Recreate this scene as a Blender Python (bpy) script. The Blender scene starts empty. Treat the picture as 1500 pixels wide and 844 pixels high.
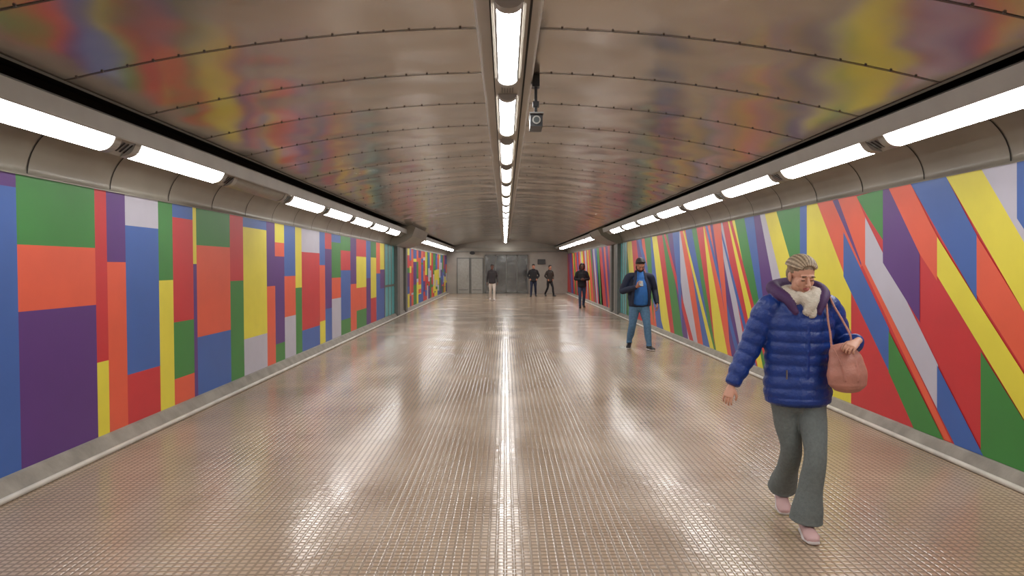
import bpy, math, random
import numpy as np
from mathutils import Vector, Matrix, Euler
from mathutils.bvhtree import BVHTree
random.seed(7)
scene = bpy.context.scene
try:
    scene.view_settings.view_transform = 'Standard'
    scene.view_settings.exposure = 0.0
except Exception: pass
PI = math.pi
CAMH = 1.6
# ------------------------------------------------------------------ materials
def lin(c):
    return tuple(((v/255)/12.92 if v/255 <= .04045 else ((v/255+.055)/1.055)**2.4) for v in c)
MATS = {}
def mat(name, rgb, rough=.5, metal=0.0, var=.08, nscale=8, bump=0.0, bscale=40, coat=0.0, spec=.5):
    if name in MATS: return MATS[name]
    m = bpy.data.materials.new(name); m.use_nodes = True
    nt = m.node_tree; N = nt.nodes; L = nt.links
    b = N['Principled BSDF']
    b.inputs['Roughness'].default_value = rough
    b.inputs['Metallic'].default_value = metal
    b.inputs['Specular IOR Level'].default_value = spec
    if coat: b.inputs['Coat Weight'].default_value = coat
    c = lin(rgb)
    tc = N.new('ShaderNodeTexCoord'); no = N.new('ShaderNodeTexNoise')
    no.inputs['Scale'].default_value = nscale; no.inputs['Detail'].default_value = 4
    L.new(tc.outputs['Object'], no.inputs['Vector'])
    cr = N.new('ShaderNodeValToRGB')
    cr.color_ramp.elements[0].position = .3; cr.color_ramp.elements[1].position = .7
    cr.color_ramp.elements[0].color = tuple(v*(1-var) for v in c)+(1,)
    cr.color_ramp.elements[1].color = tuple(min(1, v*(1+var)) for v in c)+(1,)
    L.new(no.outputs['Fac'], cr.inputs['Fac']); L.new(cr.outputs['Color'], b.inputs['Base Color'])
    if bump:
        n2 = N.new('ShaderNodeTexNoise'); n2.inputs['Scale'].default_value = bscale
        L.new(tc.outputs['Object'], n2.inputs['Vector'])
        bp = N.new('ShaderNodeBump'); bp.inputs['Strength'].default_value = bump; bp.inputs['Distance'].default_value = .01
        L.new(n2.outputs['Fac'], bp.inputs['Height']); L.new(bp.outputs['Normal'], b.inputs['Normal'])
    MATS[name] = m
    return m
def emis(name, rgb, s):
    m = bpy.data.materials.new(name); m.use_nodes = True
    nt = m.node_tree; b = nt.nodes['Principled BSDF']
    b.inputs['Base Color'].default_value = (.9, .9, .9, 1)
    b.inputs['Emission Color'].default_value = tuple(rgb)+(1,)
    b.inputs['Emission Strength'].default_value = s
    MATS[name] = m; return m

PAL = dict(B=(58, 98, 172), G=(56, 132, 58), R=(200, 46, 52), O=(226, 92, 62), Y=(226, 214, 66), P=(88, 46, 124), W=(188, 186, 200), T=(40, 140, 170))
for k, v in PAL.items():
    mat('mural_'+k, v, rough=.42, var=.04, nscale=3, bump=.03, bscale=200)
m_beige = mat('beige_enamel_panel', (166, 160, 149), rough=.42, var=.08, nscale=2)
m_cove = mat('cove_panel_enamel', (140, 134, 122), rough=.38, var=.12, nscale=1.5)
m_hous = mat('light_housing_grey', (150, 146, 138), rough=.4, var=.08, nscale=3)
m_dark = mat('dark_gap', (22, 20, 18), rough=.8)
m_concrete = mat('kerb_concrete', (138, 132, 122), rough=.7, var=.2, nscale=5, bump=.3)
m_white = mat('white_pipe', (205, 200, 190), rough=.5, var=.15, nscale=4)
m_steel = mat('stainless_steel', (150, 148, 142), rough=.3, metal=.9)
m_grey = mat('grey_paint', (112, 112, 108), rough=.5)
m_seam = mat('seam_dark_bronze', (74, 64, 56), rough=.5)  # dark bronze tone of the ceiling seam strips and bolts
m_door = mat('door_grey_paint', (158, 156, 148), rough=.5)
m_teal = mat('teal_panel', (96, 190, 194), rough=.3, var=.1)  # colour brightened to stand in for light from the side passage
m_lens = emis('fluorescent_diffuser', (1, .985, .965), 23.5)
m_off = mat('unlit_diffuser', (120, 115, 104), rough=.3)
m_black = mat('black_plastic', (20, 20, 22), rough=.4)

def ceiling_mat():
    m = bpy.data.materials.new('ceiling_satin_metal'); m.use_nodes = True
    nt = m.node_tree; N = nt.nodes; L = nt.links; b = N['Principled BSDF']
    b.inputs['Metallic'].default_value = .8
    tc = N.new('ShaderNodeTexCoord')
    no = N.new('ShaderNodeTexNoise'); no.inputs['Scale'].default_value = 1.1; no.inputs['Detail'].default_value = 5
    L.new(tc.outputs['Object'], no.inputs['Vector'])
    cr = N.new('ShaderNodeValToRGB')
    cr.color_ramp.elements[0].position = .3; cr.color_ramp.elements[1].position = .72
    cr.color_ramp.elements[0].color = lin((170, 160, 149))+(1,)
    cr.color_ramp.elements[1].color = lin((200, 191, 180))+(1,)
    L.new(no.outputs['Fac'], cr.inputs['Fac']); L.new(cr.outputs['Color'], b.inputs['Base Color'])
    rr = N.new('ShaderNodeMapRange'); rr.inputs['To Min'].default_value = .14; rr.inputs['To Max'].default_value = .24
    L.new(no.outputs['Fac'], rr.inputs['Value']); L.new(rr.outputs['Result'], b.inputs['Roughness'])
    n2 = N.new('ShaderNodeTexNoise'); n2.inputs['Scale'].default_value = 1.1; n2.inputs['Detail'].default_value = 1.0
    L.new(tc.outputs['Object'], n2.inputs['Vector'])
    bp = N.new('ShaderNodeBump'); bp.inputs['Strength'].default_value = .4; bp.inputs['Distance'].default_value = .12
    L.new(n2.outputs['Fac'], bp.inputs['Height']); L.new(bp.outputs['Normal'], b.inputs['Normal'])
    return m
m_ceil = ceiling_mat()

def floor_mat():
    m = bpy.data.materials.new('studded_rubber_floor'); m.use_nodes = True
    nt = m.node_tree; N = nt.nodes; L = nt.links; b = N['Principled BSDF']
    tc = N.new('ShaderNodeTexCoord')
    def noise(s, d=5):
        n = N.new('ShaderNodeTexNoise'); n.inputs['Scale'].default_value = s; n.inputs['Detail'].default_value = d
        L.new(tc.outputs['Object'], n.inputs['Vector']); return n
    n1 = noise(.9); n2 = noise(7, 3)
    cr = N.new('ShaderNodeValToRGB')
    cr.color_ramp.elements[0].position = .3; cr.color_ramp.elements[1].position = .7
    cr.color_ramp.elements[0].color = lin((163, 141, 119))+(1,)
    cr.color_ramp.elements[1].color = lin((187, 166, 143))+(1,)
    L.new(n1.outputs['Fac'], cr.inputs['Fac'])
    mp = N.new('ShaderNodeVectorMath'); mp.operation = 'SCALE'; mp.inputs['Scale'].default_value = 1/0.048
    L.new(tc.outputs['Object'], mp.inputs[0])
    fr = N.new('ShaderNodeVectorMath'); fr.operation = 'FRACTION'; L.new(mp.outputs[0], fr.inputs[0])
    sb = N.new('ShaderNodeVectorMath'); sb.operation = 'SUBTRACT'; sb.inputs[1].default_value = (.5, .5, .5)
    L.new(fr.outputs[0], sb.inputs[0])
    ab = N.new('ShaderNodeVectorMath'); ab.operation = 'ABSOLUTE'; L.new(sb.outputs[0], ab.inputs[0])
    sx = N.new('ShaderNodeSeparateXYZ'); L.new(ab.outputs[0], sx.inputs[0])
    mx = N.new('ShaderNodeMath'); mx.operation = 'MAXIMUM'; L.new(sx.outputs[0], mx.inputs[0]); L.new(sx.outputs[1], mx.inputs[1])
    mr = N.new('ShaderNodeMapRange'); mr.interpolation_type = 'SMOOTHSTEP'
    mr.inputs['From Min'].default_value = .24; mr.inputs['From Max'].default_value = .46
    mr.inputs['To Min'].default_value = 1; mr.inputs['To Max'].default_value = 0
    L.new(mx.outputs[0], mr.inputs['Value'])
    mul = N.new('ShaderNodeMix'); mul.data_type = 'RGBA'; mul.blend_type = 'MULTIPLY'
    g = N.new('ShaderNodeMapRange'); g.inputs['To Min'].default_value = .6; g.inputs['To Max'].default_value = 1
    L.new(mr.outputs['Result'], g.inputs['Value'])
    mul.inputs[0].default_value = 1
    L.new(cr.outputs['Color'], mul.inputs[6]); L.new(g.outputs['Result'], mul.inputs[7])
    L.new(mul.outputs[2], b.inputs['Base Color'])
    rr = N.new('ShaderNodeMapRange'); rr.inputs['From Min'].default_value = .3; rr.inputs['From Max'].default_value = .7
    rr.inputs['To Min'].default_value = .13; rr.inputs['To Max'].default_value = .23
    L.new(n1.outputs['Fac'], rr.inputs['Value']); L.new(rr.outputs['Result'], b.inputs['Roughness'])
    b1 = N.new('ShaderNodeBump'); b1.inputs['Strength'].default_value = .85; b1.inputs['Distance'].default_value = .003
    L.new(mr.outputs['Result'], b1.inputs['Height'])
    b2 = N.new('ShaderNodeBump'); b2.inputs['Strength'].default_value = .16; b2.inputs['Distance'].default_value = .02
    L.new(n2.outputs['Fac'], b2.inputs['Height']); L.new(b1.outputs['Normal'], b2.inputs['Normal'])
    L.new(b2.outputs['Normal'], b.inputs['Normal'])
    return m
m_floor = floor_mat()

# ------------------------------------------------------------------ mesh helpers
def make(name, verts, faces, mats, idx=None, smooth=False, parent=None, loc=(0, 0, 0)):
    me = bpy.data.meshes.new(name)
    me.from_pydata([tuple(v) for v in verts], [], faces)
    for m in mats: me.materials.append(m)
    if idx is not None: me.polygons.foreach_set('material_index', idx)
    if smooth: me.polygons.foreach_set('use_smooth', [True]*len(me.polygons))
    me.update()
    o = bpy.data.objects.new(name, me); scene.collection.objects.link(o)
    o.location = loc
    if parent: o.parent = parent
    return o
class Bld:
    def __init__(s): s.v = []; s.f = []; s.m = []; s.mats = []
    def mi(s, m):
        if m not in s.mats: s.mats.append(m)
        return s.mats.index(m)
    def add(s, v, f, m):
        k = len(s.v); s.v += [tuple(x) for x in v]; s.f += [tuple(i+k for i in q) for q in f]; s.m += [s.mi(m)]*len(f)
    def box(s, x0, x1, y0, y1, z0, z1, m):
        v = [(x, y, z) for x in (x0, x1) for y in (y0, y1) for z in (z0, z1)]
        s.add(v, [(0, 1, 3, 2), (4, 6, 7, 5), (0, 4, 5, 1), (2, 3, 7, 6), (0, 2, 6, 4), (1, 5, 7, 3)], m)
    def extr(s, prof, y0, y1, m, closed=False, n=1):
        ys = np.linspace(y0, y1, n+1); P = len(prof)
        v = [(x, y, z) for y in ys for (x, z) in prof]; f = []
        for j in range(n):
            for i in range(P if closed else P-1):
                a = j*P+i; b2 = j*P+(i+1) % P; f.append((a, b2, b2+P, a+P))
        if closed: f.append(tuple(range(P))); f.append(tuple(n*P+i for i in range(P))[::-1])
        s.add(v, f, m)
    def obj(s, name, smooth=False, parent=None, loc=(0, 0, 0)):
        return make(name, s.v, s.f, s.mats, s.m, smooth, parent, loc)
def empty(name, loc):
    e = bpy.data.objects.new(name, None); e.empty_display_size = .2; e.location = loc
    scene.collection.objects.link(e); return e

Y0, Y1 = -5.0, 43.0
XL, XR = -3.5, 3.75
ZLB, ZLT = .134, 2.275
ZRB, ZRT = .12, 2.375
# ------------------------------------------------------------------ camera
cam = bpy.data.cameras.new('camera'); co = bpy.data.objects.new('camera', cam); scene.collection.objects.link(co)
F = 1050.0
cam.sensor_width = 36; cam.lens = 36*F/1500
co.location = (0, 0, CAMH)
co.rotation_euler = Euler((PI/2-math.atan(31/F), 0, -math.atan(10/F)), 'XYZ')
cam.clip_end = 200
scene.camera = co
RC = co.rotation_euler.to_matrix()

# ------------------------------------------------------------------ floor
b = Bld(); b.add([(-3.42, Y0, 0), (3.69, Y0, 0), (3.69, Y1, 0), (-3.42, Y1, 0)], [(0, 1, 2, 3)], m_floor); b.obj('floor')
def kerb(side, x0, xw, zb, ya, yb):
    bb = Bld()
    bb.extr([(x0, 0), (x0+side*.015, .035), (xw-side*.03, zb-.01), (xw, zb)], ya, yb, m_concrete)
    return bb
for nm, s, x0, xw, zb in (('baseboard_left', -1, -3.39, XL, ZLB), ('baseboard_right', 1, 3.66, XR, ZRB)):
    bb = kerb(s, x0, xw, zb, Y0, Y1); bb.obj(nm)
for nm, x0, s in (('trim_1', -3.385, -1), ('trim_2', 3.655, 1)):
    bb = Bld(); pr = [(x0+.022*math.cos(a), .02+.022*math.sin(a)) for a in np.linspace(0, 2*PI, 10, endpoint=False)]
    bb.extr(pr, Y0, Y1, m_white, closed=True); bb.obj(nm, smooth=True)

# ------------------------------------------------------------------ left mural wall
M = lambda k: MATS['mural_'+k]
bl = Bld()
def lquad(ya, yb, t0, t1, k):
    z0 = ZLT-(ZLT-ZLB)*t0; z1 = ZLT-(ZLT-ZLB)*t1
    bl.add([(XL, ya, z0), (XL, yb, z0), (XL, yb, z1), (XL, ya, z1)], [(0, 1, 2, 3)], M(k))
L = [
 (5.18, [('P', .05), ('B', 1)]), (6.16, [('G', .24), ('O', .467), ('P', 1)]), (6.34, [('R', .70), ('Y', 1)]),
 (6.65, [('P', .295), ('O', 1)]), (7.28, [('W', .136), ('B', .784), ('R', 1)]), (7.59, [('G', .38), ('Y', 1)]),
 (8.08, [('B', .07), ('R', .59), ('G', .872), ('O', 1)]), (8.17, [('Y', .30), ('P', 1)]),
 (9.16, [('G', .2), ('O', .69), ('B', 1)]), (9.62, [('R', .40), ('G', 1)]), (10.56, [('B', .065), ('Y', .77), ('W', 1)]),
 (10.94, [('P', .45), ('O', 1)]), (11.4, [('Y', .14), ('O', .24), ('P', .87), ('G', 1)]),
 (12.0, [('B', .385), ('O', .69), ('W', 1)]), (12.37, [('Y', .48), ('G', 1)]), (13.56, [('W', .195), ('R', .83), ('B', 1)]),
 (13.97, [('B', .3), ('O', .8), ('Y', 1)]), (14.5, [('R', .15), ('P', .7), ('B', 1)]), (15.3, [('B', .08), ('G', .42), ('O', .62), ('W', 1)]),
 (16.26, [('G', .15), ('R', .35), ('B', .85), ('G', 1)]), (16.9, [('P', .5), ('O', 1)]), (18.1, [('R', .2), ('Y', .55), ('O', .8), ('G', 1)]),
 (18.7, [('B', .45), ('P', 1)]), (19.5, [('G', .2), ('Y', .7), ('R', 1)]), (20.1, [('O', .4), ('B', 1)]), (20.8, [('Y', .35), ('P', .6), ('B', 1)])]
yp = 3.9
for yr, seg in L:
    t = 0
    for k, t1 in seg: lquad(yp, yr, t, t1, k); t = t1
    yp = yr
keys = 'BGROYPW'
def rnd_cols(ya, yb, wmin, wmax, nmin, nmax):
    y = ya; last = ''
    while y < yb-.01:
        w = min(random.uniform(wmin, wmax), yb-y)
        n = random.randint(nmin, nmax); cuts = sorted(random.uniform(.1, .92) for _ in range(n-1))+[1]
        t = 0
        for c in cuts:
            k = random.choice([q for q in keys if q != last]); last = k
            lquad(y, y+w, t, c, k); t = c
        y += w
rnd_cols(Y0, 3.9, .3, 1.1, 2, 3)
rnd_cols(25.0, Y1, .45, 1.0, 4, 6)
bl.obj('wall_left')

# ------------------------------------------------------------------ right mural wall
br = Bld()
def rw(x, y):
    """photo survey point -> coordinates on the right wall plane"""
    d = RC @ Vector((x-750, 422-y, -F)); s = XR/d.x
    return (d.y*s, min(ZRT, max(ZRB, CAMH+d.z*s)))
def rpoly(pts, k, lay):
    br.add([(XR-.0004*lay, y, z) for y, z in pts], [tuple(range(len(pts)))], M(k))
rpoly([(Y0, ZRB), (22.0, ZRB), (22.0, ZRT), (Y0, ZRT)], 'R', 0)
tops = [918, 925, 932, 940, 947, 955, 962, 970, 978, 988, 996, 1004, 1013, 1021, 1031, 1040, 1050, 1058, 1066, 1076, 1090, 1113, 1120, 1137, 1172]
bots = [927, 934, 945, 951, 962, 970, 982, 988, 1001, 1008, 1022, 1030, 1044, 1049, 1066, 1072, 1088, 1096, 1110, 1118, 1135, 1160, 1182, 1215, 1215]
cl = ['Y', 'R', 'P', 'O', 'B', 'Y', 'R', 'G', 'P', 'W', 'O', 'B', 'G', 'Y', 'O', 'P', 'W', 'R', 'Y', 'G', 'P', 'W', 'Y', 'G']
top = lambda x: (rw(x, 391-.2*(x-740))[0], ZRT)
bot = lambda x: (rw(x, 391+.395*(x-740))[0], ZRB)
rpoly([(22.0, ZRT), top(918), bot(927), (22.0, ZRB)], 'G', 1)
for i, k in enumerate(cl):
    rpoly([top(tops[i]), top(tops[i+1]), bot(bots[i+1]), bot(bots[i])], k, 1)
for a, c, e, k in ((934, 938, 966, 'B'), (972, 975, 1010, 'R'), (1000, 1002, 1040, 'Y'), (1033, 1036, 1080, 'B'), (1068, 1072, 1124, 'R'), (1052, 1054, 1102, 'B')):
    rpoly([top(a), top(c), bot(e+6), bot(e)], k, 2)
for a, c, e, k in ((944, 953, 958, 'G'), (985, 995, 1000, 'B'), (1020, 1030, 1048, 'R'), (1044, 1056, 1070, 'O'), (1090, 1104, 1130, 'B')):
    rpoly([top(a), top(c), bot(e)], k, 3)
near = [
 ('Y', [(1182, 300), (1250, 285), (1300, 420), (1300, 620), (1200, 575), (1182, 470)]),
 ('B', [(1172, 302), (1182, 300), (1182, 380), (1172, 372)]),
 ('R', [(1197, 297), (1500, 235), (1500, 692), (1247, 597), (1247, 425)]),
 ('O', [(1197, 297), (1222, 293), (1268, 385), (1240, 410)]),
 ('P', [(1220, 294), (1228, 292), (1262, 365), (1262, 390)]),
 ('B', [(1236, 340), (1303, 482), (1303, 545), (1236, 405)]),
 ('G', [(1255, 288), (1294, 276), (1294, 352), (1272, 318)]),
 ('O', [(1228, 292), (1255, 287), (1268, 318), (1268, 385), (1395, 648), (1383, 644), (1262, 385)]),
 ('W', [(1268, 318), (1375, 535), (1375, 602), (1268, 387)]),
 ('P', [(1294, 276), (1304, 274), (1348, 368), (1348, 472), (1294, 385)]),
 ('O', [(1302, 274), (1334, 268), (1374, 347), (1374, 412), (1348, 372)]),
 ('B', [(1334, 268), (1386, 256), (1432, 345), (1432, 440)]),
 ('Y', [(1386, 256), (1438, 244), (1500, 350), (1560, 450), (1560, 540), (1500, 455)]),
 ('W', [(1438, 244), (1491, 230), (1491, 318), (1560, 440), (1560, 455)]),
 ('B', [(1491, 230), (1570, 215), (1570, 440), (1491, 320)]),
 ('O', [(1432, 345), (1500, 455), (1560, 545), (1560, 640), (1500, 540), (1432, 432)]),
 ('Y', [(1374, 347), (1432, 440), (1560, 640), (1560, 710), (1500, 612), (1374, 404)]),
 ('G', [(1438, 515), (1500, 614), (1560, 705), (1560, 720), (1438, 670)]),
 ('B', [(1374, 535), (1442, 668), (1400, 652), (1374, 600)]),
 ('G', [(1303, 485), (1384, 645), (1340, 628), (1303, 545)]),
]
for i, (k, p) in enumerate(near): rpoly([rw(*q) for q in p], k, 4+i)
y = 4.9
ks = ['O', 'B', 'W', 'P', 'Y', 'G', 'R', 'B', 'O', 'Y', 'P', 'W', 'G']
while y > Y0+1.6:
    w = random.uniform(.4, .9); k = ks[int(abs(y*3)) % len(ks)]
    rpoly([(y, ZRT), (y-w, ZRT), (max(Y0, y-w-1.2), ZRB), (max(Y0, y-1.2), ZRB)], k, 3); y -= w
y = 25.0
rpoly([(25, ZRB), (Y1, ZRB), (Y1, ZRT), (25, ZRT)], 'R', 0)
last = ''
while y < Y1-2:
    w = random.uniform(.35, .8); w2 = w*random.uniform(.3, 1.6)
    k = random.choice([q for q in keys if q != last]); last = k
    rpoly([(min(Y1, y+1.3), ZRT), (min(Y1, y+1.3+w), ZRT), (y+w2, ZRB), (y, ZRB)], k, 1); y += w
br.obj('wall_right')

# ------------------------------------------------------------------ coves with seams
def cove(name, xw, zt, a, bq):
    s = 1 if xw > 0 else -1
    c = abs(xw)-a
    pr = [(s*(c+a*math.cos(t)), zt+bq*math.sin(t)) for t in np.linspace(0, PI/2, 14)]
    bb = Bld(); bb.extr([(xw-s*.015, zt-.012), (xw-s*.015, zt)]+pr, Y0, Y1, m_cove, n=1)
    o = bb.obj(name, smooth=True)
    bs = Bld(); y = Y0+.4
    pr2 = [(s*(c+(a-.004)*math.cos(t)), zt+(bq-.004)*math.sin(t)) for t in np.linspace(0.02, PI/2, 14)]
    while y < Y1:
        bs.extr(pr2, y-.007, y+.007, m_dark); y += 1.1
    bs.obj('seams', parent=o)
cove('cove_panel', XL, ZLT, .5, .44); cove('cove_panel', XR, ZRT, .55, .44)

# ------------------------------------------------------------------ ceiling
def zc(x): return 3.2-.36*(x/2.95)**2
bb = Bld(); xs = np.linspace(-2.95, 2.95, 33)
bb.extr([(x, zc(x)) for x in xs], Y0, Y1, m_ceil, n=1)
ceil = bb.obj('ceiling', smooth=True)
bs = Bld(); yy = 4.85-1.1*8
seams = []
while yy < Y1: seams.append(yy); yy += 1.1
pr = [(x, zc(x)-.004) for x in xs]
for y in seams:
    bs.extr(pr, y-.008, y+.008, m_seam)
    if y < 16:
        for x in np.arange(-2.85, 2.9, .17):
            if abs(x) < .25: continue
            z = zc(x)
            bs.box(x-.007, x+.007, y-.022, y-.008, z-.009, z, m_seam)
bs.obj('seam_bolts', parent=ceil)
for s in (-1, 1):
    bb = Bld()
    bb.extr([(s*2.95, 2.84), (s*2.955, 2.87), (s*3.3, 2.93), (s*3.3, 2.70)], Y0, Y1, m_dark)  # near-black sheet paints in the shade of the void above the ceiling edge
    bb.extr([(s*2.93, 2.838), (s*2.96, 2.832), (s*2.965, 2.85)], Y0, Y1, m_grey)
    bb.obj('trim_3' if s < 0 else 'trim_4')

# ------------------------------------------------------------------ side lights
def side_light(A, B, C, s, starts, off, length):
    e = Bld(); A = Vector(A); B = Vector(B); C = Vector(C)
    lip = (B.x-s*.045, B.y-.028)  # lip added to keep direct lens light off the ceiling
    back = [(A.x+s*.07, A.y+.02), (A.x+s*.12, A.y+.17), (C.x+s*.05, C.y+.03)]
    pr2 = [tuple(A), tuple(B), lip, (lip[0]-s*.004, lip[1]+.012), tuple(C)]+back[::-1]
    e.extr(pr2, Y0, 22.0, m_hous, closed=True); e.extr(pr2, 25.3, Y1, m_hous, closed=True)
    e.obj('trim_5' if s < 0 else 'trim_6')
    lb = Bld()
    d = (B-A); n = Vector((-d.y, d.x)).normalized()
    if n.y > 0: n = -n
    arc = [tuple(A.lerp(B, .03+.90*t)+n*(.006+.022*math.sin(PI*t))) for t in np.linspace(0, 1, 9)]
    arcb = [tuple(A.lerp(B, .0+.95*t)+n*(.006+.032*math.sin(PI*t))) for t in np.linspace(0, 1, 9)]
    for y in starts:
        if 20.6 < y < 25.3 or y+length > Y1-.4: continue
        k = m_off if any(abs(y-o) < .5 for o in off) else m_lens
        lb.extr(arc, y, y+length, k)
        for q in (y-.09, y+length-.01):
            lb.extr(arcb, q, q+.10, m_hous, closed=True)
        for j in range(3):
            lb.extr([tuple(A.lerp(B, .25)+n*.008), tuple(A.lerp(B, .8)+n*.008)], y+length+.15+.06*j, y+length+.18+.06*j, m_dark)
    lb.obj('side_light_row')
st = [6.02+2.155*i for i in range(-5, 18)]
side_light((-3.16, 2.505), (-3.02, 2.62), (-2.98, 2.735), -1, st, [8.17], 1.77)
st = [6.2+2.17*i for i in range(-5, 18)]
side_light((3.22, 2.585), (3.06, 2.68), (2.98, 2.78), 1, st, [], 1.8)

# ------------------------------------------------------------------ centre lights
cx = .02
e = Bld()
e.extr([(cx-.205, 3.19), (cx-.205, 3.135), (cx-.19, 3.12), (cx-.10, 3.12), (cx-.10, 3.07), (cx+.10, 3.07), (cx+.10, 3.12), (cx+.19, 3.12), (cx+.205, 3.135), (cx+.205, 3.19)], Y0, Y1, m_beige, closed=True)
e.extr([(cx+.125, 3.117), (cx+.140, 3.117)], Y0, Y1, m_dark); e.extr([(cx-.112, 3.117), (cx-.104, 3.117)], Y0, Y1, m_dark)
e.obj('trim_7')
lb = Bld()
for i in range(-4, 18):
    y = 4.03+2.17*i
    if y+1.62 > Y1: continue
    def arcp(w, h, z=3.068): return [(cx+w*math.cos(t), z-h*math.sin(t)) for t in np.linspace(0, PI, 11)]
    lb.extr(arcp(.072, .045), y, y+1.62, m_lens)
    lb.extr(arcp(.084, .02), y-.02, y+1.64, m_steel)
    for q in (y-.07, y+1.6): lb.extr(arcp(.08, .055), q, q+.09, m_hous, closed=True)
    for j in range(5): lb.box(cx-.05+.022*j, cx-.04+.022*j, y-.40, y-.14, 3.06, 3.071, m_grey)
lb.obj('ceiling_light_row')

# ------------------------------------------------------------------ end wall + portals
bb = Bld()
bb.box(-3.6, 3.85, Y1, Y1+.1, 0, 3.3, m_beige); bb.obj('wall_back')
bb = Bld(); bb.box(-3.6, 3.85, Y0-.1, Y0, 0, 3.3, m_beige); bb.obj('wall_front')
bb = Bld()
bb.box(-3.5, 3.75, Y1-.3, Y1-.002, 2.5, 2.72, m_cove)
bb.box(-3.5, 3.75, Y1-.34, Y1-.3, 2.50, 2.54, m_grey); bb.obj('lintel_beam')
def door(name, x0, x1, h):
    q = Bld(); y = Y1-.06
    q.box(x0, x1, y, Y1-.003, 0, h, m_grey)
    q.box(x0+.06, x1-.06, y-.03, y, 0.01, h-.06, m_door)
    q.box(x1-.16, x1-.12, y-.08, y-.03, .95, 1.1, m_steel)
    q.box(x0+.12, x1-.12, y-.035, y-.03, .2, .24, m_grey)
    q.obj(name)
door('door_1', -2.9, -2.1, 2.15); door('door_2', -2.08, -1.3, 2.15)
q = Bld(); y = Y1-.05
m_glass = mat('dark_glass', (84, 90, 90), rough=.12, var=.3, nscale=2)
m_pol = mat('polished_metal_panel', (132, 134, 134), rough=.13, metal=.9, bump=.7, bscale=2.2, var=.2, nscale=2)
q.box(-1.2, 1.35, y, Y1-.003, 0, 2.32, m_pol)
for i in range(5):
    x = -1.2+i*.6375; q.box(x-.035, x+.035, y-.05, y, 0, 2.32, m_grey)
q.box(-1.2, 1.35, y-.05, y, 2.26, 2.34, m_grey); q.box(-1.2, 1.35, y-.05, y, 0, .1, m_grey)
q.obj('door_3')
q = Bld(); q.box(1.95, 2.4, Y1-.08, Y1-.002, 1.75, 2.05, m_black); q.box(1.97, 2.38, Y1-.085, Y1-.08, 1.77, 2.03, mat('sign_grey', (70, 70, 70))); q.obj('wall_sign')
q = Bld(); q.extr([(-1.95+.16*math.cos(a), 2.42+.1*math.sin(a)) for a in np.linspace(0, 2*PI, 16, endpoint=False)], Y1-.42, Y1-.34, m_black, closed=True); q.obj('wall_clock')

def portal(nm, s, xw, ya, yb, yp, ztop):
    q = Bld(); X = lambda d: xw-s*d
    def bx(d0, d1, y0, y1, z0, z1, m):
        a, c = sorted((X(d0), X(d1))); q.box(a, c, y0, y1, z0, z1, m)
    bx(-.05, -.01, ya, yp, 0, ztop, m_teal)
    bx(-.05, .01, ya, ya+.1, 0, ztop, m_steel)
    for j in range(3): bx(-.02, .0, ya+.1+(yp-ya-.1)*j/3, ya+.15+(yp-ya-.1)*j/3, 0, ztop, m_steel)
    bx(-.02, .0, ya, yp, 1.0, 1.06, m_steel)
    bx(-.05, .10, yp, yp+.5, 0, ztop, m_grey)
    bx(-.05, .02, yp+.5, yb-.4, 0, ztop, m_door)
    bx(-.05, .10, yb-.4, yb, 0, ztop, m_grey)
    q.obj(nm); q = Bld()
    c = abs(xw)
    prof = [(s*(c-.0), ztop-.02), (s*(c-.15), ztop-.02), (s*(c-.45), ztop+.1), (s*(c-.68), ztop+.26), (s*(c-.78), 2.80), (s*(c-.6), 2.9), (s*(c-.0), 2.9)]
    q.extr(prof, ya+1.0, yb+.4, m_cove, closed=True)
    q.extr([(s*(c-.16), ztop-.03), (s*(c-.46), ztop+.09), (s*(c-.69), ztop+.25)], ya+.97, ya+1.03, m_dark)
    q.obj('portal_hood')
portal('door_4', -1, XL, 20.8, 25.0, 22.7, ZLT); portal('door_5', 1, XR, 22.0, 25.0, 23.3, ZRT)

# ------------------------------------------------------------------ CCTV
q = Bld(); X, Yc = .255, 6.0
q.box(X-.03, X+.03, Yc-.05, Yc+.05, 3.09, 3.19, m_black)
q.box(X-.012, X+.012, Yc-.012, Yc+.012, 2.84, 3.12, m_black)
q.box(X-.025, X+.025, Yc-.03, Yc+.03, 2.93, 2.97, m_black)
q.box(X-.05, X+.05, Yc-.13, Yc+.12, 2.745, 2.845, m_black)
q.box(X-.056, X+.056, Yc-.16, Yc+.13, 2.843, 2.855, m_grey)
q.extr([(X+.034*math.cos(a), 2.795+.034*math.sin(a)) for a in np.linspace(0, 2*PI, 16, endpoint=False)], Yc-.145, Yc-.13, m_steel, closed=True)
q.extr([(X+.024*math.cos(a), 2.795+.024*math.sin(a)) for a in np.linspace(0, 2*PI, 16, endpoint=False)], Yc-.15, Yc-.145, m_glass, closed=True)
q.obj('security_camera')

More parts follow.
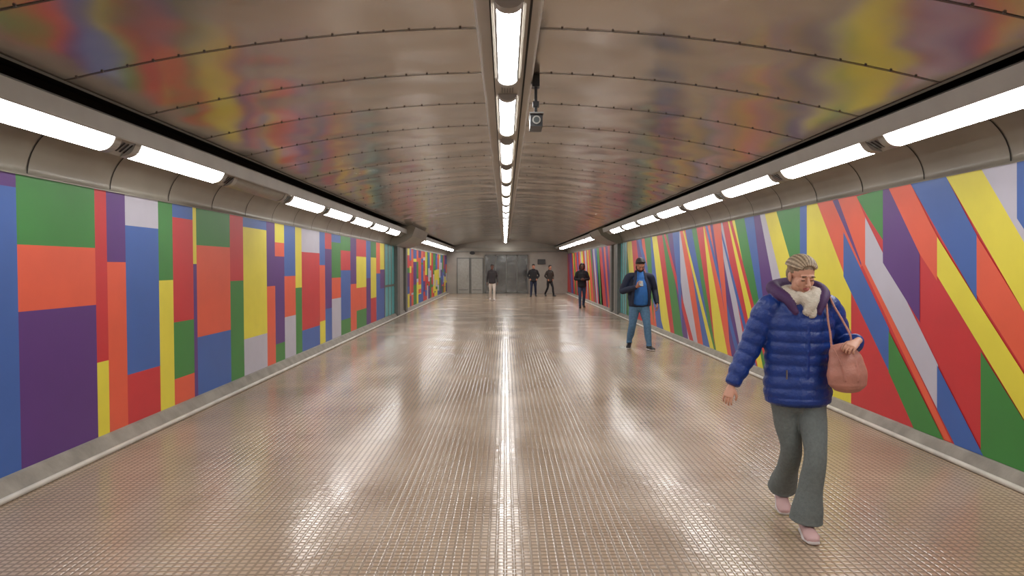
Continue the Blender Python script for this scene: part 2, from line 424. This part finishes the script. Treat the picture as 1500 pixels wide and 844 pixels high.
# ================================================================== FIGURES
def catmull(P, step):
    P = np.array(P, float); n = len(P)
    if n < 3:
        k = max(2, int(np.linalg.norm(P[1, :3]-P[0, :3])/step)+1)
        return np.array([P[0]+(P[1]-P[0])*t for t in np.linspace(0, 1, k)])
    out = []
    for i in range(n-1):
        p0 = P[max(0, i-1)]; p1 = P[i]; p2 = P[i+1]; p3 = P[min(n-1, i+2)]
        k = max(2, int(np.linalg.norm(p2[:3]-p1[:3])/step)+1)
        for t in np.linspace(0, 1, k, endpoint=False):
            q = .5*((2*p1)+(-p0+p2)*t+(2*p0-5*p1+4*p2-p3)*t*t+(-p0+3*p1-3*p2+p3)*t**3)
            q[3:] = p1[3:]+(p2[3:]-p1[3:])*(t*t*(3-2*t))
            out.append(q)
    out.append(P[-1]); return np.array(out)
def loft(parts, pts, m, ref=(0, -1, 0), n=20, step=.015, quilt=None, cap=(1, 1)):
    """pts: (x,y,z,ra[,rb]); ra = half width sideways, rb = half depth along ref"""
    P = catmull([(p if len(p) == 5 else tuple(p)+(p[3],)) for p in pts], step)
    C = P[:, :3]; T = np.gradient(C, axis=0); T /= (np.linalg.norm(T, axis=1)[:, None]+1e-9)
    ref = np.array(ref, float); t = T[0]
    if abs(t@ref) > .92: ref = np.array((0, 0, 1.))
    side = np.cross(ref, t); side /= np.linalg.norm(side)
    rings = []; s = 0
    for i in range(len(P)):
        t = T[i]; side = side-t*(side@t); side /= np.linalg.norm(side); dep = np.cross(t, side)
        if i: s += np.linalg.norm(C[i]-C[i-1])
        ra, rb = P[i, 3], P[i, 4]
        if quilt:
            a = quilt[1]*(abs(math.sin(PI*s/quilt[0]))**.6-.7); ra += a; rb += a
        rings.append((C[i], side.copy(), dep, ra, rb, t))
    full = []
    if cap[0] > 0:
        c, sd, dp, ra, rb, t = rings[0]
        for ph in (.9, .6, .3): full.append((c-t*min(ra, rb)*cap[0]*math.sin(ph*PI/2), sd, dp, ra*math.cos(ph*PI/2), rb*math.cos(ph*PI/2)))
    full += [r[:5] for r in rings]
    if cap[1] > 0:
        c, sd, dp, ra, rb, t = rings[-1]
        for ph in (.3, .6, .9): full.append((c+t*min(ra, rb)*cap[1]*math.sin(ph*PI/2), sd, dp, ra*math.cos(ph*PI/2), rb*math.cos(ph*PI/2)))
    V = []; Fs = []
    for c, sd, dp, ra, rb in full:
        for k in range(n):
            a = 2*PI*k/n; V.append(c+sd*ra*math.cos(a)+dp*rb*math.sin(a))
    R = len(full)
    for j in range(R-1):
        for k in range(n):
            a = j*n+k; b2 = j*n+(k+1) % n; Fs.append((a, b2, b2+n, a+n))
    Fs.append(tuple(range(n))[::-1]); Fs.append(tuple((R-1)*n+k for k in range(n)))
    parts.append((V, Fs, m))
def ell(parts, c, r, m, rot=(0, 0, 0), n=16):
    R = Euler(rot).to_matrix(); V = []; Fs = []; K = n//2
    for j in range(1, K):
        th = PI*j/K
        for k in range(n):
            a = 2*PI*k/n
            V.append(Vector(c)+R@Vector((r[0]*math.sin(th)*math.cos(a), r[1]*math.sin(th)*math.sin(a), r[2]*math.cos(th))))
    V.append(Vector(c)+R@Vector((0, 0, r[2]))); V.append(Vector(c)+R@Vector((0, 0, -r[2])))
    for j in range(K-2):
        for k in range(n):
            a = j*n+k; b2 = j*n+(k+1) % n; Fs.append((a, a+n, b2+n, b2))
    tp = len(V)-2; bt = len(V)-1
    for k in range(n):
        Fs.append((tp, k, (k+1) % n)); Fs.append((bt, (K-2)*n+(k+1) % n, (K-2)*n+k))
    parts.append((V, Fs, m))
def fuse(name, parts, voxel, parent, M4=None, smooth_it=2):
    V = []; Fs = []; mi = []; mats = []
    for v, f, m in parts:
        if m not in mats: mats.append(m)
        k = len(V); V += [tuple(x) for x in v]; Fs += [tuple(i+k for i in q) for q in f]; mi += [mats.index(m)]*len(f)
    if M4 is not None: V = [tuple(M4@Vector(v)) for v in V]
    me = bpy.data.meshes.new(name+'_src'); me.from_pydata(V, [], Fs); me.update()
    o = bpy.data.objects.new(name, me); scene.collection.objects.link(o)
    md = o.modifiers.new('r', 'REMESH'); md.mode = 'VOXEL'; md.voxel_size = voxel
    if smooth_it:
        sm = o.modifiers.new('s', 'SMOOTH'); sm.iterations = smooth_it; sm.factor = .5
    dg = bpy.context.evaluated_depsgraph_get(); ev = o.evaluated_get(dg)
    nm = bpy.data.meshes.new_from_object(ev)
    o.modifiers.clear(); o.data = nm; nm.name = name
    bvh = BVHTree.FromPolygons([Vector(v) for v in V], Fs)
    for m in mats: nm.materials.append(m)
    idx = []
    for p in nm.polygons:
        r = bvh.find_nearest(p.center); idx.append(mi[r[2]] if r[2] is not None else 0)
    nm.polygons.foreach_set('material_index', idx)
    nm.polygons.foreach_set('use_smooth', [True]*len(nm.polygons)); nm.update()
    o.parent = parent
    return o

def hand(name, wrist, fdir, pnorm, curl, thumb_side, skin, parent, s=1.0, voxel=.003):
    """fdir: finger direction, pnorm: direction the palm faces, thumb_side: +1/-1 along cross(fdir,pnorm)"""
    f = Vector(fdir).normalized(); p = Vector(pnorm); p = (p-f*p.dot(f)).normalized(); sd = f.cross(p)*thumb_side
    w = Vector(wrist); parts = []
    def pt(a, b_, c): return tuple(w+f*a*s+sd*b_*s+p*c*s)
    loft(parts, [pt(-.03, 0, 0)+(.026*s, .021*s), pt(0, 0, 0)+(.027*s, .019*s), pt(.035, .002, 0)+(.037*s, .016*s), pt(.085, 0, 0)+(.040*s, .013*s)], skin, ref=tuple(p), step=.008, n=16, cap=(1, .6))
    for i, (off, ln, r) in enumerate(((.031, .070, .0082), (.0105, .078, .0085), (-.0105, .073, .0082), (-.031, .058, .0072))):
        c = curl[i] if isinstance(curl, (list, tuple)) else curl
        pos = Vector((.078, off, 0)); ang = c*.5; pts = [pos.copy()]
        for q, fr in enumerate((.45, .31, .24)):
            pos = pos+Vector((math.cos(ang), off*.9*(1-min(1, c)), math.sin(ang)))*ln*fr; pts.append(pos.copy()); ang += c
        loft(parts, [pt(*v)+(r*s*(1-.06*j), r*s*(1-.06*j)) for j, v in enumerate(pts)], skin, ref=tuple(sd), n=10, step=.006)
    cc = curl[0] if isinstance(curl, (list, tuple)) else curl
    loft(parts, [pt(.018, .02, .004)+(.014*s,), pt(.045, .045, .012)+(.0115*s,), pt(.068, .054, .022+.01*cc)+(.0098*s,), pt(.088, .050, .032+.015*cc)+(.0085*s,)], skin, ref=tuple(f), n=10, step=.006)
    return fuse(name, parts, voxel, parent, smooth_it=1)

def head(name, center, yaw, pitch, s, skin, hair, lip, parent, style='short', voxel=.0035, beard=None, roll=0):
    P = []
    ell(P, (0, -.012, .035), (.073, .092, .078), skin)
    ell(P, (0, .020, -.03), (.060, .066, .083), skin)
    ell(P, (0, .045, -.086), (.032, .030, .022), beard or skin)
    ell(P, (0, .012, -.072), (.052, .055, .034), beard or skin)
    for q in (-1, 1):
        ell(P, (q*.034, .056, -.028), (.023, .020, .026), skin)
        ell(P, (q*.074, -.002, -.010), (.009, .018, .031), skin, rot=(0.15, q*.15, 0))
        ell(P, (q*.030, .074, .003), (.0155, .011, .0105), skin)
        ell(P, (q*.030, .0815, -.003), (.0125, .005, .0040), MATS['eye_dark'])
        ell(P, (q*.031, .0835, .022), (.017, .006, .0036), MATS['brow'], rot=(0, q*.12, 0))
        ell(P, (q*.010, .097, -.031), (.008, .010, .007), skin)
    ell(P, (0, .070, .022), (.046, .016, .014), skin)
    loft(P, [(0, .080, .012, .008), (0, .096, -.012, .0095), (0, .108, -.027, .0115)], skin, n=12, step=.005)
    ell(P, (0, .0855, -.056), (.022, .0085, .0050), lip); ell(P, (0, .084, -.0645), (.018, .0085, .0052), lip)
    if beard:
        loft(P, [(-.064, .005, -.02, .014), (-.052, .045, -.062, .018), (0, .072, -.083, .02), (.052, .045, -.062, .018), (.064, .005, -.02, .014)], beard, n=12, ref=(0, 0, 1))
        loft(P, [(-.026, .083, -.052, .006), (0, .093, -.045, .007), (.026, .083, -.052, .006)], beard, n=10, ref=(0, 0, 1))
    ell(P, (0, -.022, .048), (.080, .096, .078), hair, rot=(.18, 0, 0))
    ell(P, (0, -.045, .0), (.074, .068, .075), hair)
    if style == 'tied':
        for i in range(-9, 10):
            a = i*.15+.03*math.sin(i*5); pts = []
            for t in np.linspace(.12, .9, 9):
                th = t*PI
                r = (.083, .098, .080)
                v = Vector((r[0]*math.sin(a)*math.sin(th)**.6, r[1]*math.cos(th), r[2]*math.cos(a)*math.sin(th)))
                v = Euler((.18, 0, 0)).to_matrix()@v+Vector((0, -.022, .046)); pts.append(tuple(v)+(.0058,))
            loft(P, pts, MATS['hair_light'] if i % 2 else hair, n=8, step=.008)
        ell(P, (0, -.115, .045), (.038, .034, .036), hair); ell(P, (0, -.11, .08), (.022, .02, .02), MATS['hair_light'])
    elif style == 'short':
        for i in range(9):
            a = (i-4)*.3; ell(P, (.058*math.sin(a), .022+.02*math.cos(a), .102-.012*abs(i-4)*.4), (.018, .024, .012), hair, rot=(.3, 0, a))
    elif style == 'long':
        for q in (-1, 1): loft(P, [(q*.055, .03, .09, .025), (q*.082, .0, .02, .026), (q*.078, -.02, -.08, .028), (q*.06, -.03, -.13, .02)], hair, n=12)
        ell(P, (0, -.06, -.06), (.07, .045, .09), hair)
    M4 = Matrix.Translation(Vector(center)) @ Matrix.Rotation(PI+yaw, 4, 'Z') @ Matrix.Rotation(roll, 4, 'Y') @ Matrix.Rotation(-pitch, 4, 'X') @ Matrix.Scale(s, 4)
    return fuse(name, P, voxel, parent, M4, smooth_it=1)

def shoe(parts, ankle, toe, m_up, m_sole, s=1.0):
    A = Vector(ankle); Tt = Vector(toe)
    dirh = Vector((Tt.x-A.x, Tt.y-A.y, 0)).normalized()
    heel = A-dirh*.05*s+Vector((0, 0, -.055*s))
    v = (Tt-heel); L_ = v.length; v.normalize()
    up = Vector((0, 0, 1))-v*v.z; up.normalize()
    def q(t, h): return tuple(heel+v*L_*t+up*h*s)
    sc = s
    loft(parts, [q(0, .015)+(.030*sc, .030*sc), q(.2, .018)+(.036*sc, .036*sc), q(.5, .012)+(.040*sc, .032*sc), q(.8, .002)+(.046*sc, .024*sc), q(1.0, -.004)+(.034*sc, .017*sc)], m_up, ref=tuple(up), cap=(.6, .8))
    loft(parts, [q(-.01, -.020)+(.034*sc, .012*sc), q(.3, -.022)+(.038*sc, .012*sc), q(.7, -.022)+(.049*sc, .012*sc), q(1.03, -.018)+(.036*sc, .012*sc)], m_sole, ref=tuple(up), cap=(.6, .8))
    loft(parts, [tuple(A+Vector((0, 0, .04)))+(.038*sc,), tuple(A-Vector((0, 0, .02)))+(.042*sc,)], m_up, n=14)

mat('eye_dark', (45, 32, 26), rough=.3); mat('brow', (80, 58, 45), rough=.8)
mat('hair_light', (178, 160, 134), rough=.6, var=.25, nscale=60)
skinA = mat('skin_fair', (206, 156, 132), rough=.5, var=.05, nscale=20)
skinB = mat('skin_tan', (176, 122, 98), rough=.5, var=.05, nscale=20)
skinC = mat('skin_brown', (96, 64, 50), rough=.5, var=.05, nscale=20)
lipA = mat('lips', (168, 96, 88), rough=.45)
hairA = mat('hair_ash_blonde', (132, 114, 92), rough=.6, var=.3, nscale=60)
hairB = mat('hair_dark', (30, 24, 22), rough=.6, var=.3, nscale=60)
m_puff = mat('blue_puffer_nylon', (20, 54, 128), rough=.42, var=.14, nscale=14, bump=.6, bscale=35)
m_purple = mat('hood_lining_purple', (72, 44, 88), rough=.7, bump=.3)
m_scarf = mat('scarf_cream_knit', (204, 196, 180), rough=.9, bump=.7, bscale=90)
m_trou = mat('trousers_grey_rib', (106, 114, 112), rough=.85, var=.12, nscale=50, bump=.4, bscale=120)
m_pink = mat('sneaker_pink', (190, 156, 154), rough=.6)
m_solew = mat('sole_white', (205, 198, 195), rough=.6)
m_bag = mat('pink_leather', (178, 122, 106), rough=.5, var=.12, nscale=12, bump=.3, bscale=60)
m_jean = mat('denim_blue', (82, 118, 150), rough=.85, var=.18, nscale=30, bump=.3, bscale=90)
m_jeand = mat('denim_dark', (60, 74, 100), rough=.85, var=.15, nscale=30, bump=.3, bscale=90)
m_navy = mat('navy_jacket', (26, 34, 58), rough=.75, var=.15, nscale=12, bump=.3, bscale=30)
m_shirt = mat('blue_shirt', (38, 98, 168), rough=.8, var=.1, nscale=20, bump=.3)
m_blk = mat('black_jacket', (26, 26, 30), rough=.8, var=.2, nscale=12, bump=.3, bscale=30)
m_cream = mat('cream_trousers', (208, 198, 188), rough=.85, bump=.2)
m_bshoe = mat('black_shoe', (26, 25, 25), rough=.5)

# ------------------------------------------------------------------ woman
base = Vector((1.80, 4.38, 0)); W = empty('walking_woman', base)
P = []
loft(P, [(0, -.008, .79, .196, .150), (0, -.005, .86, .207, .150), (0, 0, 1.00, .200, .140), (0, -.005, 1.15, .208, .145), (0, -.01, 1.28, .212, .140), (0, -.01, 1.36, .172, .114), (0, -.005, 1.405, .100, .080)], m_puff, n=40, step=.01, quilt=(.072, .012), cap=(.25, .8))
loft(P, [(0, -.008, .775, .196, .152), (0, -.008, .80, .200, .156)], m_puff, n=36, cap=(.2, .2))
loft(P, [(-.135, -.005, 1.375, .070), (-.195, 0, 1.33, .080), (-.245, .015, 1.21, .074), (-.292, .025, 1.09, .068), (-.35, .015, .98, .060), (-.400, 0, .885, .046)], m_puff, n=24, step=.01, quilt=(.075, .009), cap=(1, .4))
loft(P, [(.135, -.005, 1.375, .070), (.195, .005, 1.335, .080), (.245, .03, 1.23, .076), (.292, .045, 1.13, .070), (.298, -.05, 1.125, .062), (.275, -.15, 1.15, .054), (.262, -.195, 1.16, .044)], m_puff, n=24, step=.01, quilt=(.075, .009), cap=(1, .4))
loft(P, [(-.070, -.130, 1.33, .018, .02), (-.105, -.105, 1.40, .030, .026), (-.142, -.03, 1.445, .038, .034), (-.125, .075, 1.475, .044, .042), (0, .125, 1.485, .054, .05), (.125, .075, 1.475, .044, .042), (.142, -.03, 1.445, .038, .034), (.105, -.105, 1.40, .030, .026), (.070, -.130, 1.33, .018, .02)], m_purple, n=20, step=.012)
loft(P, [(-.10, .10, 1.44, .05), (0, .15, 1.40, .075, .06), (.10, .10, 1.44, .05)], m_puff, n=18)
loft(P, [(0.0, -.138, .80, .006, .008), (0.0, -.143, 1.0, .006, .008), (0, -.150, 1.2, .006, .008), (0, -.125, 1.36, .006, .008)], m_puff, n=10)
loft(P, [(0, .0, .93, .13, .10), (0, .0, .84, .165, .115), (0, 0, .77, .14, .10)], m_trou, n=28)
loft(P, [(-.075, .005, .84, .098, .102), (-.055, .02, .66, .080, .084), (-.025, .02, .48, .064, .066), (.0, .13, .33, .066, .066), (.02, .255, .19, .088, .082), (.024, .285, .15, .094, .088)], m_trou, n=28, cap=(1, .05))
loft(P, [(.080, .01, .84, .094, .100), (.070, -.06, .68, .082, .086), (.045, -.165, .48, .064, .066), (.020, -.165, .30, .070, .070), (.002, -.155, .13, .092, .094), (-.002, -.152, .085, .096, .102)], m_trou, n=28, cap=(1, .05))
loft(P, [(0, .0, 1.38, .058), (0, -.02, 1.46, .052), (0, -.035, 1.51, .050)], skinA)
loft(P, [(-.05, -.085, 1.42, .030), (-.088, -.03, 1.445, .034), (-.05, .04, 1.46, .03), (.05, .04, 1.46, .03), (.088, -.03, 1.445, .034), (.05, -.09, 1.43, .032), (-.05, -.105, 1.405, .030), (-.07, -.10, 1.41, .03)], m_scarf, n=16, step=.01)
loft(P, [(-.04, -.11, 1.425, .030), (0, -.130, 1.39, .032), (.022, -.142, 1.35, .028, .022), (.026, -.150, 1.31, .022, .014)], m_scarf, n=16)
loft(P, [(.05, -.11, 1.42, .030), (.02, -.14, 1.375, .034), (-.01, -.15, 1.33, .026, .018)], m_scarf, n=16)
fuse('body', P, .0055, W)
P = []
shoe(P, (.02, .29, .155), (-.005, .165, .036), m_pink, m_solew)
shoe(P, (0, -.145, .085), (-.03, -.325, .034), m_pink, m_solew)
fuse('sneakers', P, .004, W)
head('head', (-.004, -.05, 1.548), .12, .36, .97, skinA, hairA, lipA, W, style='tied', voxel=.003)
hand('right_hand', (-.408, -.002, .868), (-.35, -.18, -.9), (.55, .75, -.2), .45, 1, skinA, W, s=.82, voxel=.0026)
hand('left_hand', (.254, -.222, 1.162), (-.70, -.55, -.30), (-.25, .25, -.9), [.9, .95, 1., 1.05], -1, skinA, W, s=.85, voxel=.0026)
q = Bld(); q.box(-.128, -.120, -.150, -.142, .93, .985, m_steel); q.obj('pocket_zip', parent=W)

# handbag
HB = empty('handbag', base+Vector((.2, -.2, 0)))
P = []
loft(P, [(.01, -.005, .885, .085, .046), (.01, -.008, .91, .112, .060), (.008, -.005, .97, .118, .066), (.0, 0, 1.04, .104, .054), (-.015, .008, 1.10, .082, .034), (-.024, .012, 1.145, .062, .018)], m_bag, n=36, cap=(.5, .3))
for x in (-.06, .05):
    loft(P, [(x-.02, -.022, 1.12, .005), (x*.8, -.060, 1.02, .005), (x*.7+.01, -.070, .94, .005)], m_bag, n=8)
loft(P, [(-.08, .005, 1.12, .008, .005), (-.082, .02, 1.2, .008, .005), (-.085, .045, 1.28, .008, .005), (-.075, .09, 1.37, .008, .005), (-.06, .14, 1.43, .008, .005)], m_bag, n=8)
loft(P, [(.02, -.01, 1.11, .008, .005), (.02, -.02, 1.19, .008, .005), (.0, .04, 1.28, .008, .005), (-.025, .095, 1.36, .008, .005), (-.035, .15, 1.43, .008, .005)], m_bag, n=8)
fuse('bag_body', P, .004, HB)

# ------------------------------------------------------------------ generic walker
def walker(name, base, yaw, S, top, legs, shoes, soles, skin, hair, width=1.0, belly=0, stride=.28, lead=1, arms='down', shirt=None, vox=.011, style='short', beard=None, pitch=.1, spread=.06, hyaw=0):
    E = empty(name, base); E.rotation_euler = (0, 0, yaw); E.scale = (S, S, S)
    P = []; w = width; fr = .028 if shirt else 0
    loft(P, [(0, fr*.6-.01, .82, .178*w, .150*w-fr*.6), (0, fr*.6-.008, .88, .182*w, .148*w-fr*.6), (0, fr-.01-belly*.3, 1.0, .180*w+belly*.5, .125*w+belly-fr), (0, fr-.005-belly*.3, 1.15, .190*w+belly*.3, .13*w+belly*.7-fr), (0, fr, 1.30, .192*w, .125*w-fr), (0, .005+fr, 1.39, .155*w, .10*w-fr), (0, .005+fr, 1.455, .085*w, .075*w-fr)], top, n=30, quilt=(.11, .006), cap=(.15, .8))
    if shirt:
        loft(P, [(.01, -.02-belly*.5, .88, .135*w, .112*w+belly*.7), (.01, -.035-belly*.6, 1.05, .145*w, .115*w+belly*.8), (.01, -.035-belly*.3, 1.2, .140*w, .112*w+belly*.5), (0, -.03, 1.34, .115*w, .090*w), (0, -.015, 1.45, .075*w, .065*w)], shirt, n=24, cap=(.3, .5))
        for q in (-1, 1):
            loft(P, [(q*.14*w, -.12-belly, .85, .026, .02), (q*.135*w, -.135-belly, 1.05, .028, .022), (q*.115*w, -.13-belly*.6, 1.22, .028, .022), (q*.08*w, -.095, 1.38, .028, .024), (q*.075, -.03, 1.47, .026), (q*.05, .04, 1.49, .026)], top, n=14)
    else:
        loft(P, [(-.06, -.07, 1.44, .024), (-.075, 0, 1.475, .028), (0, .06, 1.49, .03), (.075, 0, 1.475, .028), (.06, -.07, 1.44, .024)], top, n=12)
    loft(P, [(0, 0, .96, .15*w, .11*w), (0, 0, .88, .168*w, .12*w), (0, 0, .82, .13*w, .1*w)], legs, n=24)
    A = {}
    for q in (-1, 1):
        f = q*lead
        if f > 0: kn = (q*(.08+spread*.5), -stride*.62, .50); an = (q*(.07+spread), -stride*.78, .095); to = (q*(.08+spread*1.5), -stride*.78-.18, .038)
        else: kn = (q*(.08+spread*.5), stride*.12, .48); an = (q*(.07+spread), stride*.95, .125 if stride > .15 else .095); to = (q*(.08+spread*1.5), stride*.95-.17, .038)
        loft(P, [(q*.085, .01, .88, .090*w, .098*w), (q*(.085+spread*.2), (kn[1])*.42+.005, .70, .084*w, .088*w), kn+(.062*w, .066*w), ((kn[0]+an[0])/2, (kn[1]+an[1])/2+.01, .30, .060*w, .062*w), (an[0], an[1], an[2]+.04, .052, .058), (an[0], an[1]-.005, an[2]-.015, .056, .064)], legs, n=22, cap=(1, .2))
        A[q] = (an, to)
    hands = []
    for q in (-1, 1):
        sh = Vector((q*.182*w, .0, 1.372))
        mode = arms if isinstance(arms, str) else arms[q]
        if mode == 'down':
            sw = -q*lead*.10*(stride/.28); el = Vector((q*(.25*w+belly*.4), .03-sw*.3, 1.12)); wr = Vector((q*(.265*w+belly*.4), -.04+sw, .88)); hd = ((0, -.15, -1), (-q, 0, 0), .5)
        elif mode == 'phone':
            el = Vector((q*(.285*w), .0, 1.11)); wr = Vector((q*.12, -.26-belly, 1.19)); hd = ((-q*.75, -.35, .45), (-q*.3, .75, .6), .95)
        elif mode == 'pocket':
            el = Vector((q*.285*w, .05, 1.13)); wr = Vector((q*.19*w, -.09, .96)); hd = ((-q*.5, -.1, -.8), (-q*.3, 1, 0), .6)
        elif mode == 'front':
            el = Vector((q*.27*w, .0, 1.12)); wr = Vector((q*.07, -.20, 1.10)); hd = ((-q*.9, -.2, .1), (0, 1, 0), .8)
        loft(P, [(q*.11*w, 0, 1.40, .056*w), tuple(sh)+(.062*w,), tuple(sh.lerp(el, .55)+Vector((q*.008, 0, 0)))+(.057*w,), tuple(el)+(.052*w,), tuple(el.lerp(wr, .5))+(.050*w,), tuple(wr)+(.038*w,)], top, n=18, cap=(1, .3))
        hands.append((q, wr, hd))
    for q in (-1, 1): shoe(P, A[q][0], A[q][1], shoes, soles, 1.08)
    loft(P, [(0, .01, 1.42, .060), (0, -.01, 1.53, .056), (0, -.02, 1.56, .054)], skin)
    fuse('body', P, vox, E, smooth_it=2)
    head('head', (0, -.028-pitch*.05, 1.622-pitch*.03), hyaw, pitch, 1.09, skin, hair, lipA, E, style=style, voxel=max(.0035, vox*.45), beard=beard)
    for q, wr, (fd, pn, c) in hands:
        hand('hand', tuple(wr+Vector(fd).normalized()*.015), fd, pn, c, 1 if q < 0 else -1, skin, E, s=1.0, voxel=max(.003, vox*.35))
    return E, hands

mb = mat('beard_dark', (48, 36, 30), rough=.8)
walker('man_with_phone', (2.60, 13.85, 0), 0, 1.02, m_navy, m_jean, m_bshoe, m_solew, skinB, hairB, width=1.14, belly=.035, stride=.17, lead=1, arms={-1: 'phone', 1: 'down'}, shirt=m_shirt, vox=.006, beard=mb, pitch=.6, spread=.09, hyaw=.1)
q = Bld(); q.box(-.037, .037, -.005, .005, -.075, .075, m_black); q.box(-.034, .034, .005, .0058, -.071, .071, mat('phone_screen', (90, 110, 130), rough=.1))
ph = q.obj('smartphone'); ph.location = (2.565, 13.50, 1.285); ph.rotation_euler = (-.85, .15, 0)
md = ph.modifiers.new('b', 'BEVEL'); md.width = .003; md.segments = 2
walker('woman_in_black_jacket', (3.0, 28.0, 0), .05, 1.0, m_blk, m_jeand, m_bshoe, m_bshoe, skinC, hairB, width=.98, stride=.16, lead=-1, arms='front', style='long', vox=.013, pitch=.1, spread=.02)
walker('pedestrian_in_cream_trousers', (-.62, 34.3, 0), .05, .99, mat('charcoal_coat', (52, 48, 50), rough=.8), m_cream, m_solew, m_solew, skinC, hairB, width=.95, stride=.24, lead=1, arms='down', vox=.014, spread=.02)
walker('pedestrian_in_dark_coat', (1.52, 38.6, 0), 0, 1.0, m_blk, m_navy, m_bshoe, m_bshoe, skinB, hairB, width=1.05, stride=.16, lead=-1, arms='pocket', vox=.015)
walker('pedestrian_in_dark_coat', (2.42, 39.0, 0), .5, .97, mat('brown_coat', (50, 42, 38), rough=.8), m_blk, m_bshoe, m_bshoe, skinB, hairB, width=.95, stride=.26, lead=1, arms='pocket', vox=.015)

# ------------------------------------------------------------------ world
w = bpy.data.worlds.new('world'); scene.world = w; w.use_nodes = True
w.node_tree.nodes['Background'].inputs['Color'].default_value = (.6, .58, .55, 1)
w.node_tree.nodes['Background'].inputs['Strength'].default_value = .2
